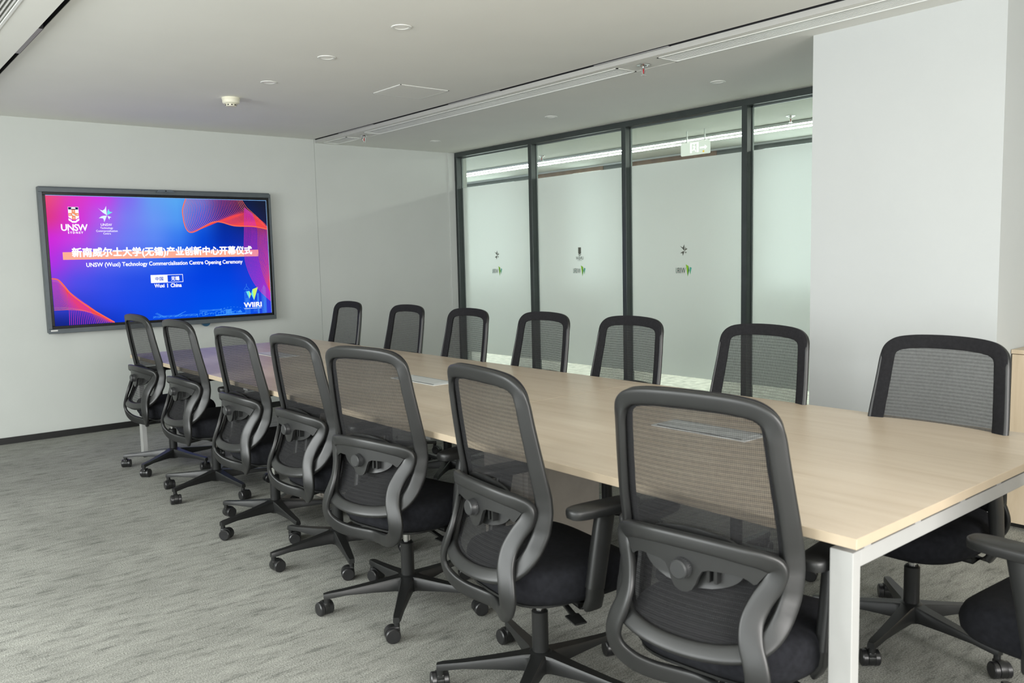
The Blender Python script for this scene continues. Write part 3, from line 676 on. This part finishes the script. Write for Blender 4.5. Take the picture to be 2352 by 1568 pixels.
# ------------------------------------------------------------------ conference table
TX0, TX1, TY0, TY1, TZ = 1.722, 3.131, .906, 6.410, .75
tb = empty('conference_table', 'long pale oak conference table on white steel legs', 'table', ((TX0+TX1)/2, (TY0+TY1)/2, 0))
ox, oy = (TX0+TX1)/2, (TY0+TY1)/2
def tbx(x0, x1, y0, y1, z0, z1, **k): return B(x0-ox, x1-ox, y0-oy, y1-oy, z0, z1, **k)
S = [TY0, 2.765, 4.59, TY1]
for a, b in zip(S, S[1:]):
    bm = tbx(TX0, TX1, a+.0006, b-.0006, TZ-.025, TZ, bev=.0012, seg=1)
    bm.normal_update()
    for f in bm.faces: f.material_index = 0 if abs(f.normal.z) > .9 else 1
    obj('tabletop', bm, [OAK, OAKEDGE], tb)
for y0, s in ((TY0+.022, 1), (2.72, 1), (4.53, 1), (TY1-.022-.057, 1)):
    if y0 in (2.72, 4.53): 
        obj('crossbar', tbx(TX0+.1, TX1-.1, y0, y0+.06, .675, .7245, bev=.002), LEGW, tb); continue
    for x0 in (TX0+.026, TX1-.026-.034):
        lg = obj('leg', tbx(x0, x0+.034, y0, y0+.057, .012, .706, bev=.002), LEGW, tb)
        obj('foot', tbx(x0+.004, x0+.03, y0+.008, y0+.049, 0, .012), BASEB, lg)
    yb = y0 if y0 < 3 else y0
    fr = obj('end_beam', tbx(TX0+.06, TX1-.06, y0, y0+.057, .667, .706, bev=.002), LEGW, tb)
    for xs in (1.80, 2.05, 2.31, 2.55, 2.81, 3.03): obj('spacer', tbx(xs, xs+.03, y0+.001, y0+.05, .706, .7249), LEGW, fr)
bm = bmesh.new()
for x0 in (TX0+.16, TX1-.2): box(bm, x0-ox, x0+.04-ox, TY0+.08-oy, TY1-.08-oy, .685, .7245)
obj('side_rail', bm, LEGW, tb)
for yc in (2.72, 4.56):
    bx = obj('cable_column', tbx(2.2, 2.62, yc-.14, yc+.14, 0.004, .72, bev=.003), PANELG, tb)
    obj('column_door', tbx(2.192, 2.2, yc-.118, yc+.138, .02, .7), PANELG, bx)
for yc in (1.845, 3.68, 5.49):
    bm = tbx(2.358, 2.502, yc-.205, yc+.205, TZ-.0005, TZ+.004, bev=.0015, seg=1)
    cbx = obj('cable_box', bm, BOXG, tb)
    for x0, x1 in ((2.374, 2.486),):
        obj('lid', tbx(x0, x1, yc-.18, yc+.18, TZ+.004, TZ+.0055, bev=.0005, seg=1), BOXG, cbx)
    for x0 in (2.368, 2.488):
        obj('brush_slot', tbx(x0-.001, x0+.006, yc-.185, yc+.185, TZ+.0039, TZ+.0047), BASEB, cbx)

# ------------------------------------------------------------------ low cabinet beside the column
t = empty('low_cabinet', 'pale wood low cabinet against the near side of the column', 'cabinet', (4.43, 1.572, 0))
ZCAB = .885
obj('body', B(.02, .5, -2.6, -.002, .03, ZCAB-.02), CABW, t)
obj('plinth', B(.05, .49, -2.58, -.004, 0, .03), BASEB, t)
obj('worktop', B(0, .51, -2.61, -.001, ZCAB-.02, ZCAB, bev=.001, seg=1), CABW, t)
for k in range(5):
    obj('door', B(0, .019, -.512-.515*k, -.006-.515*k, .032, ZCAB-.023, bev=.001, seg=1), CABW, t)

# ------------------------------------------------------------------ chair (built once, copied)
KX, ZC0 = 1.02, 1.387
zt = lambda z: ZC0-1.02*(ZC0-z)
PROF = [(.40, -.235), (.46, -.20), (.50, -.175), (.55, -.150), (.60, -.132), (.66, -.124), (.70, -.126), (.78, -.142), (.90, -.163), (1.0, -.178), (1.08, -.192)]
def bow(z): return lerp(.055, .03, max(0, min(1, (z-.45)/.5)))
def ysurf(x, z): return interp(PROF, z)-bow(z)*(1-(x/.235)**2)
def nsurf(x, z):
    e = .004; dx = (ysurf(x+e, z)-ysurf(x-e, z))/(2*e); dz = (ysurf(x, z+e)-ysurf(x, z-e))/(2*e)
    return Vector((dx, -1, dz)).normalized()
RING = [(0, 1.052, .042), (.08, 1.050, .042), (.135, 1.045, .042), (.172, 1.036, .041), (.197, 1.016, .042), (.207, .985, .043), (.212, .93, .044), (.218, .86, .045), (.224, .78, .047),
        (.226, .70, .050), (.225, .64, .052), (.218, .58, .050), (.202, .53, .049), (.172, .497, .047), (.13, .484, .044), (.07, .477, .042), (0, .475, .042)]
RINGF = RING + [(-x, z, w_) for x, z, w_ in RING[-2:0:-1]]
ringp = catmull(RINGF, 5, True)
ring_path = [(x*KX, ysurf(x, zt(z)), zt(z)) for x, z, w_ in ringp]
def ringn(x, z):
    n = nsurf(x, z); a = math.radians(26)*max(-1, min(1, x/.2))*max(0, min(1, (1.03-z)/.06))*max(0, min(1, (z-.44)/.12))
    return Vector((n.x*math.cos(a)-n.y*math.sin(a), n.x*math.sin(a)+n.y*math.cos(a), n.z))
ring_n = [ringn(x, zt(z)) for x, z, w_ in ringp]

def make_chair():
    t = empty('office_chair', '', 'chair')
    # seat cushion
    bm = bmesh.new(); n = 48; rings = []
    LV = [(.366, .80, 0), (.372, .93, 0), (.392, .985, 0), (.418, 1.0, 0), (.440, .985, 1), (.456, .95, 1), (.466, .88, 1), (.471, .75, 1), (.474, .5, 1), (.475, .2, 1)]
    for z, s, k in LV:
        r = []
        for i in range(n):
            a = 2*PI*i/n; c_, s_ = math.cos(a), math.sin(a)
            hw = .252 if s_ > 0 else lerp(.252, .225, -s_)
            x = math.copysign(abs(c_)**.55, c_)*hw*s; y = .02+math.copysign(abs(s_)**.6, s_)*(.245 if s_ > 0 else .215)*s
            dz = -.03*max(0, (y-.13)/.14)**2*(1 if k else .4)+.012*max(0, (-y-.05)/.15)*k + .010*k*(abs(x)/.25)**2
            r.append(bm.verts.new((x, y, z+dz)))
        rings.append(r)
    for a, b in zip(rings, rings[1:]):
        for i in range(n): bm.faces.new((a[i], a[(i+1) % n], b[(i+1) % n], b[i]))
    bm.faces.new(rings[0][::-1]); bm.faces.new(rings[-1])
    st = obj('seat', bm, SEATF, t, True, 60)
    bm = bmesh.new(); rings = []
    for z, s in ((.344, .45), (.348, .72), (.362, .86), (.369, .86)):
        rings.append([bm.verts.new((math.copysign(abs(math.cos(2*PI*i/32))**.6, math.cos(2*PI*i/32))*.25*s, .02+math.copysign(abs(math.sin(2*PI*i/32))**.6, math.sin(2*PI*i/32))*.235*s, z)) for i in range(32)])
    for a, b in zip(rings, rings[1:]):
        for i in range(32): bm.faces.new((a[i], a[(i+1) % 32], b[(i+1) % 32], b[i]))
    bm.faces.new(rings[0][::-1]); bm.faces.new(rings[-1])
    obj('seat_pan', bm, PLASTIC_D, t, True, 50)
    # back ring
    bm = bmesh.new()
    sweep(bm, ring_path, ring_n, [p[2]*KX for p in ringp], [lerp(.023, .021, max(0, min(1, (p[1]-.6)/.3))) for p in ringp], True, 16, .5)
    obj('back_frame', bm, PLASTIC, t, True, 60)
    bm = bmesh.new(); fp = []
    for p, n in zip(ring_path, ring_n):
        d = Vector((-p[0], 0, .76-p[2])); d = d.normalized()*.004
        fp.append((p[0]+d.x-n[0]*.011, p[1]-n[1]*.011, p[2]+d.z-n[2]*.011))
    sweep(bm, fp, [nsurf(p[0], p[2]) for p in fp], [.051]*len(fp), [.012]*len(fp), True, 12, .6)
    obj('fabric_border', bm, BORDER, t, True, 60)
    # mesh sheet
    bm = bmesh.new(); rows = []
    for s in [i/14 for i in range(1, 15)]:
        r = []
        for x, z, w_ in ringp[::2]:
            z_ = lerp(.76, z, s); x_ = x*s; r.append(bm.verts.new((x_*KX, ysurf(x_, zt(z_))+.004, zt(z_))))
        rows.append(r)
    c0 = bm.verts.new((0, ysurf(0, zt(.76))+.004, zt(.76))); N = len(rows[0])
    for i in range(N): bm.faces.new((c0, rows[0][i], rows[0][(i+1) % N]))
    for a, b in zip(rows, rows[1:]):
        for i in range(N): bm.faces.new((a[i], b[i], b[(i+1) % N], a[(i+1) % N]))
    obj('back_mesh', bm, MESHF, t, True)
    # rear support loop
    W = [(0, -.228, .721, .038, 0, .026), (.08, -.221, .718, .038, 0, .026), (.14, -.204, .710, .040, 3, .026), (.182, -.182, .700, .043, 7, .025), (.205, -.165, .683, .048, 12, .023), (.200, -.170, .650, .051, 17, .021),
         (.180, -.190, .610, .052, 22, .020), (.168, -.212, .565, .054, 26, .019), (.174, -.228, .52, .056, 27, .019), (.190, -.236, .475, .057, 25, .019), (.195, -.237, .437, .057, 20, .019),
         (.180, -.232, .402, .055, 14, .019), (.144, -.220, .376, .051, 9, .019), (.100, -.202, .362, .048, 5, .020), (.05, -.180, .355, .046, 2, .022), (0, -.168, .353, .046, 0, .024)]
    WF = W + [(-x, y, z, w_, -a, th) for x, y, z, w_, a, th in W[-2:0:-1]]
    wp = catmull(WF, 5, True)
    path = [(p[0]*KX, p[1], zt(p[2])) for p in wp]
    nr = [(math.sin(math.radians(p[4])), -math.cos(math.radians(p[4])), 0) for p in wp]
    bm = bmesh.new(); sweep(bm, path, nr, [p[3] for p in wp], [p[5] for p in wp], True, 16, .48)
    # spine running forward under the seat
    sweep(bm, [(0, -.168, zt(.352)), (0, -.12, .338), (0, -.05, .35), (0, .04, .352)], [(0, 0, 1)]*4, [.075, .085, .09, .09], [.03, .034, .036, .03], m=12)
    sup = obj('back_support', bm, PLASTIC, t, True, 60)
    # panel below the bar with the tongue carrying the knob
    LOW = [(-.20, .668), (-.172, .630), (-.166, .628), (-.154, .637), (-.135, .645), (-.10, .6465), (-.065, .646), (-.050, .640), (-.041, .625), (-.034, .606), (-.024, .590), (-.012, .583), (0, .581)]
    LOW = LOW + [(-x, z) for x, z in LOW[-2::-1]]
    xs_ = sorted(set([x for x, z in LOW] + [-.2+.01*i for i in range(41)]))
    yp = lambda x: -.222+.050*(abs(x)/.2)**2
    topz = lambda x: lerp(.712, .676, (abs(x)/.2)**2)
    bm = slab(bmesh.new(), [[(x, yp(x)-.006, lerp(interp(LOW, x), topz(x), j/4)) for j in range(5)] for x in xs_], (0, .011, 0))
    obj('support_panel', bm, PLASTIC, sup, True, 40)
    bm = bmesh.new(); kz = zt(.655)
    lathe(bm, [(0, -.252), (.020, -.252), (.0235, -.249), (.0235, -.236), (.0245, -.234), (.0245, -.222), (0, -.222)], 30, axis='y', cz=kz)
    for i in range(30):
        a = 2*PI*i/30; c_, s_ = math.cos(a), math.sin(a)
        if i % 1 == 0: box(bm, .0240*c_-.0012, .0240*c_+.0012, -.235, -.222, kz+.0240*s_-.0012, kz+.0240*s_+.0012)
    obj('tension_knob', bm, KNOB, sup, True, 35)
    # lumbar pad between the mesh and the panel
    bm = bmesh.new(); rows = []
    for j in range(25):
        z = lerp(.5875, .7295, j/24)
        hw = .137*(max(.0, 1-((.645-z)/.058)**2)**.5 if z < .645 else max(.0, 1-((z-.645)/.085)**4)**.5)
        hw = max(hw, .01)
        rows.append([(hw*(2*i/24-1), ysurf(hw*(2*i/24-1), z)-.020-.006*(1-abs(z-.66)/.08), z) for i in range(25)])
    slab(bm, rows, (0, .008, 0))
    lp = obj('lumbar_pad', bm, PLASTIC, t, True, 50)
    bm = bmesh.new()
    for x in (.055, .075): box(bm, x, x+.008, -.212, -.19, zt(.628), zt(.668))
    obj('pad_clip', bm, PLASTIC_D, lp)
    # mechanism, column
    bm = B(-.075, .075, -.06, .13, .315, .352, bev=.012)
    mech = obj('tilt_mechanism', bm, PLASTIC_D, t, True, 40)
    bm = bmesh.new(); sweep(bm, [(.06, .0, .335), (.16, -.01, .334), (.215, -.018, .322)], [(0, 0, 1)]*3, [.016, .016, .02], [.012, .012, .01], m=8)
    sweep(bm, [(.205, -.02, .322), (.262, -.028, .318)], [(0, 0, 1)]*2, [.048, .042], [.008, .006], m=8)
    obj('tilt_lever', bm, PLASTIC_D, mech, True, 40)
    bm = bmesh.new(); lathe(bm, [(0, .062), (.0245, .062), (.0265, .10), (.0265, .258), (.020, .264), (0, .264)], 24)
    gc = obj('gas_column', bm, PLASTIC_D, t, True, 35)
    obj('piston', lathe(bmesh.new(), [(.0145, .26), (.0145, .318)], 20), CHROME, gc, True)
    # arms
    for s in (-1, 1):
        bm = bmesh.new()
        sweep(bm, [(s*.12, .03, .352), (s*.22, .022, .350), (s*.262, .015, .362), (s*.280, .010, .395), (s*.282, .009, .44)], [(0, 0, 1), (0, 0, 1), (s*.6, 0, -.8), (s, 0, -.2), (s, 0, 0)], [.05, .055, .062, .060, .052], [.022, .026, .028, .028, .028], m=12)
        sweep(bm, [(s*.282, .009, .425), (s*.283, .025, .52), (s*.281, .05, .645)], [(s, 0, 0)]*3, [.058, .060, .062], [.034, .036, .034], m=14)
        arm = obj('armrest', bm, PLASTIC, t, True, 50)
        bm = bmesh.new(); rings = []
        for z, k in ((.640, .80), (.643, .95), (.652, 1.0), (.662, 1.0), (.668, .95), (.671, .82)):
            r = []
            for i in range(32):
                a = 2*PI*i/32; c_, s_ = math.cos(a), math.sin(a)
                r.append(bm.verts.new((s*.276+math.copysign(abs(c_)**.6, c_)*.039*(k if k > .9 else k*1.0), .05+math.copysign(abs(s_)**.5, s_)*(.125-.042*(1-k)), z)))
            rings.append(r)
        for a, b in zip(rings, rings[1:]):
            for i in range(32): bm.faces.new((a[i], a[(i+1) % 32], b[(i+1) % 32], b[i]))
        bm.faces.new(rings[0][::-1]); bm.faces.new(rings[-1])
        obj('arm_pad', bm, PLASTIC, arm, True, 50)
        obj('height_button', lathe(bmesh.new(), [(0, .0), (.008, 0), (.008, .008), (0, .009)], 12, axis='y', cx=s*.284, cy=.048, cz=.545), PLASTIC_D, arm)
    # star base
    bm = bmesh.new(); lathe(bm, [(0, .058), (.033, .058), (.043, .066), (.046, .10), (.040, .122), (.029, .128), (0, .128)], 30)
    base = obj('star_base', bm, PLASTIC_D, t, True, 40)
    leg0 = None; cas0 = None
    for k in range(5):
        if k == 0:
            bm = bmesh.new(); rings = []
            for x, z0, z1, w0, w1 in ((.03, .066, .124, .062, .050), (.055, .070, .121, .050, .040), (.14, .075, .110, .044, .034), (.25, .078, .098, .036, .028), (.318, .072, .093, .030, .024), (.336, .070, .090, .024, .018)):
                rings.append([bm.verts.new(p) for p in ((x, -w0/2, z0), (x, w0/2, z0), (x, w0/2*.98, z1-.008), (x, w1/2, z1), (x, -w1/2, z1), (x, -w0/2*.98, z1-.008))])
            for a, b in zip(rings, rings[1:]):
                for i in range(6): bm.faces.new((a[i], a[(i+1) % 6], b[(i+1) % 6], b[i]))
            bm.faces.new(rings[0][::-1]); bm.faces.new(rings[-1])
            leg0 = obj('leg', bm, PLASTIC_D, base, True, 30)
            bm = bmesh.new()
            lathe(bm, [(0, .03), (.006, .03), (.006, .05), (.011, .05), (.011, .075), (0, .075)], 14)
            # hood between the twin wheels
            lathe(bm, [(0, -.011), (.0285, -.011), (.0295, 0), (.0285, .011), (0, .011)], 20, cx=.018, axis='y', cz=.030)
            box(bm, -.010, .02, -.012, .012, .035, .055, bev=.004)
            cas0 = obj('caster', bm, PLASTIC_D, t, True, 40)
            for s in (-1, 1):
                bm = bmesh.new(); lathe(bm, [(0, s*.011), (.026, s*.011), (.0275, s*.013), (.0275, s*.026), (.024, s*.0295), (.008, s*.030), (0, s*.029)], 26, cx=.018, axis='y', cz=.0275)
                obj('wheel', bm, RUBBER, cas0, True, 35)
        else:
            l = leg0.copy(); C.objects.link(l); l.parent = base; l.rotation_euler = (0, 0, 2*PI*k/5)
            c = cas0.copy(); C.objects.link(c); c.parent = t
            for ch in cas0.children:
                d = ch.copy(); C.objects.link(d); d.parent = c
    return t
def copy_tree(o, parent=None):
    c = o.copy(); C.objects.link(c); c.parent = parent
    for ch in o.children: copy_tree(ch, c)
    return c
proto = make_chair(); used = [False]
def place_chair(x, y, deg, base_deg, label, group, seed):
    if not used[0]: t = proto; used[0] = True
    else: t = copy_tree(proto)
    a = math.radians(deg)-PI/2
    t.location = (x, y, 0); t.rotation_euler = (0, 0, a); t['label'] = label; t['category'] = 'chair'; t['group'] = group
    rnd = random.Random(seed); k = 0
    b = math.radians(base_deg)-a
    for ch in t.children:
        n = ch.name.split('.')[0]
        if n == 'star_base': ch.rotation_euler = (0, 0, b)
        if n == 'caster':
            q = b+2*PI*k/5; k += 1
            ch.location = (.325*math.cos(q), .325*math.sin(q), 0); ch.rotation_euler = (0, 0, rnd.uniform(0, 2*PI))
    return t
GL, GR = 'chairs along the near long side of the table', 'chairs along the glass side of the table'
LEFT = [(1.769, 1.274, 7.2, 190, 'black mesh office chair nearest the white table leg, back to the camera'),
        (1.707, 1.955, -8.1, 141, 'black mesh office chair turned slightly left, second from the near table end'),
        (1.752, 2.809, 11.1, 157.7, 'black mesh office chair turned towards the camera, third from the near table end'),
        (1.820, 3.523, 1.0, 179.7, 'black mesh office chair in the middle of the near side, fourth of seven'),
        (1.814, 4.207, 1.8, 192.7, 'black mesh office chair on the near side, third from the screen end'),
        (1.827, 5.096, 2.6, 203.8, 'black mesh office chair on the near side, second from the screen end'),
        (1.833, 5.920, 2.4, 217.6, 'black mesh office chair on the near side closest to the screen wall')]
RIGHT = [(3.059, 5.948, 178.2, 20, 'black mesh office chair on the far side closest to the screen wall'),
         (3.032, 5.045, 178.1, 50, 'black mesh office chair before the white wall, second on the far side'),
         (3.01, 4.30, 177, 5, 'black mesh office chair before the left glass pane, third on the far side'),
         (3.03, 3.60, 177.2, 33, 'black mesh office chair in the middle of the far side, fourth of seven'),
         (3.052, 2.952, 177.3, 60, 'black mesh office chair on the far side before the third glass pane'),
         (2.997, 2.125, 177.6, 10, 'black mesh office chair on the far side just left of the column'),
         (2.930, 1.335, 177.8, 184, 'black mesh office chair on the far side in front of the column')]
for i, (x, y, d, b, l) in enumerate(LEFT): place_chair(x, y, d, b, l, GL, 10+i)
for i, (x, y, d, b, l) in enumerate(RIGHT): place_chair(x, y, d, b, l, GR, 40+i)
place_chair(2.44, .66, 86, 52, 'black office chair at the near table end, cut by the frame', 'chair at the table end', 77)

# the near chair's arm that would meet the table leg is set inwards
for ch in proto.children:
    if ch.name.split('.')[0] == 'armrest' and ch.children[0].bound_box[0][0] > 0: ch.location.x = -.034
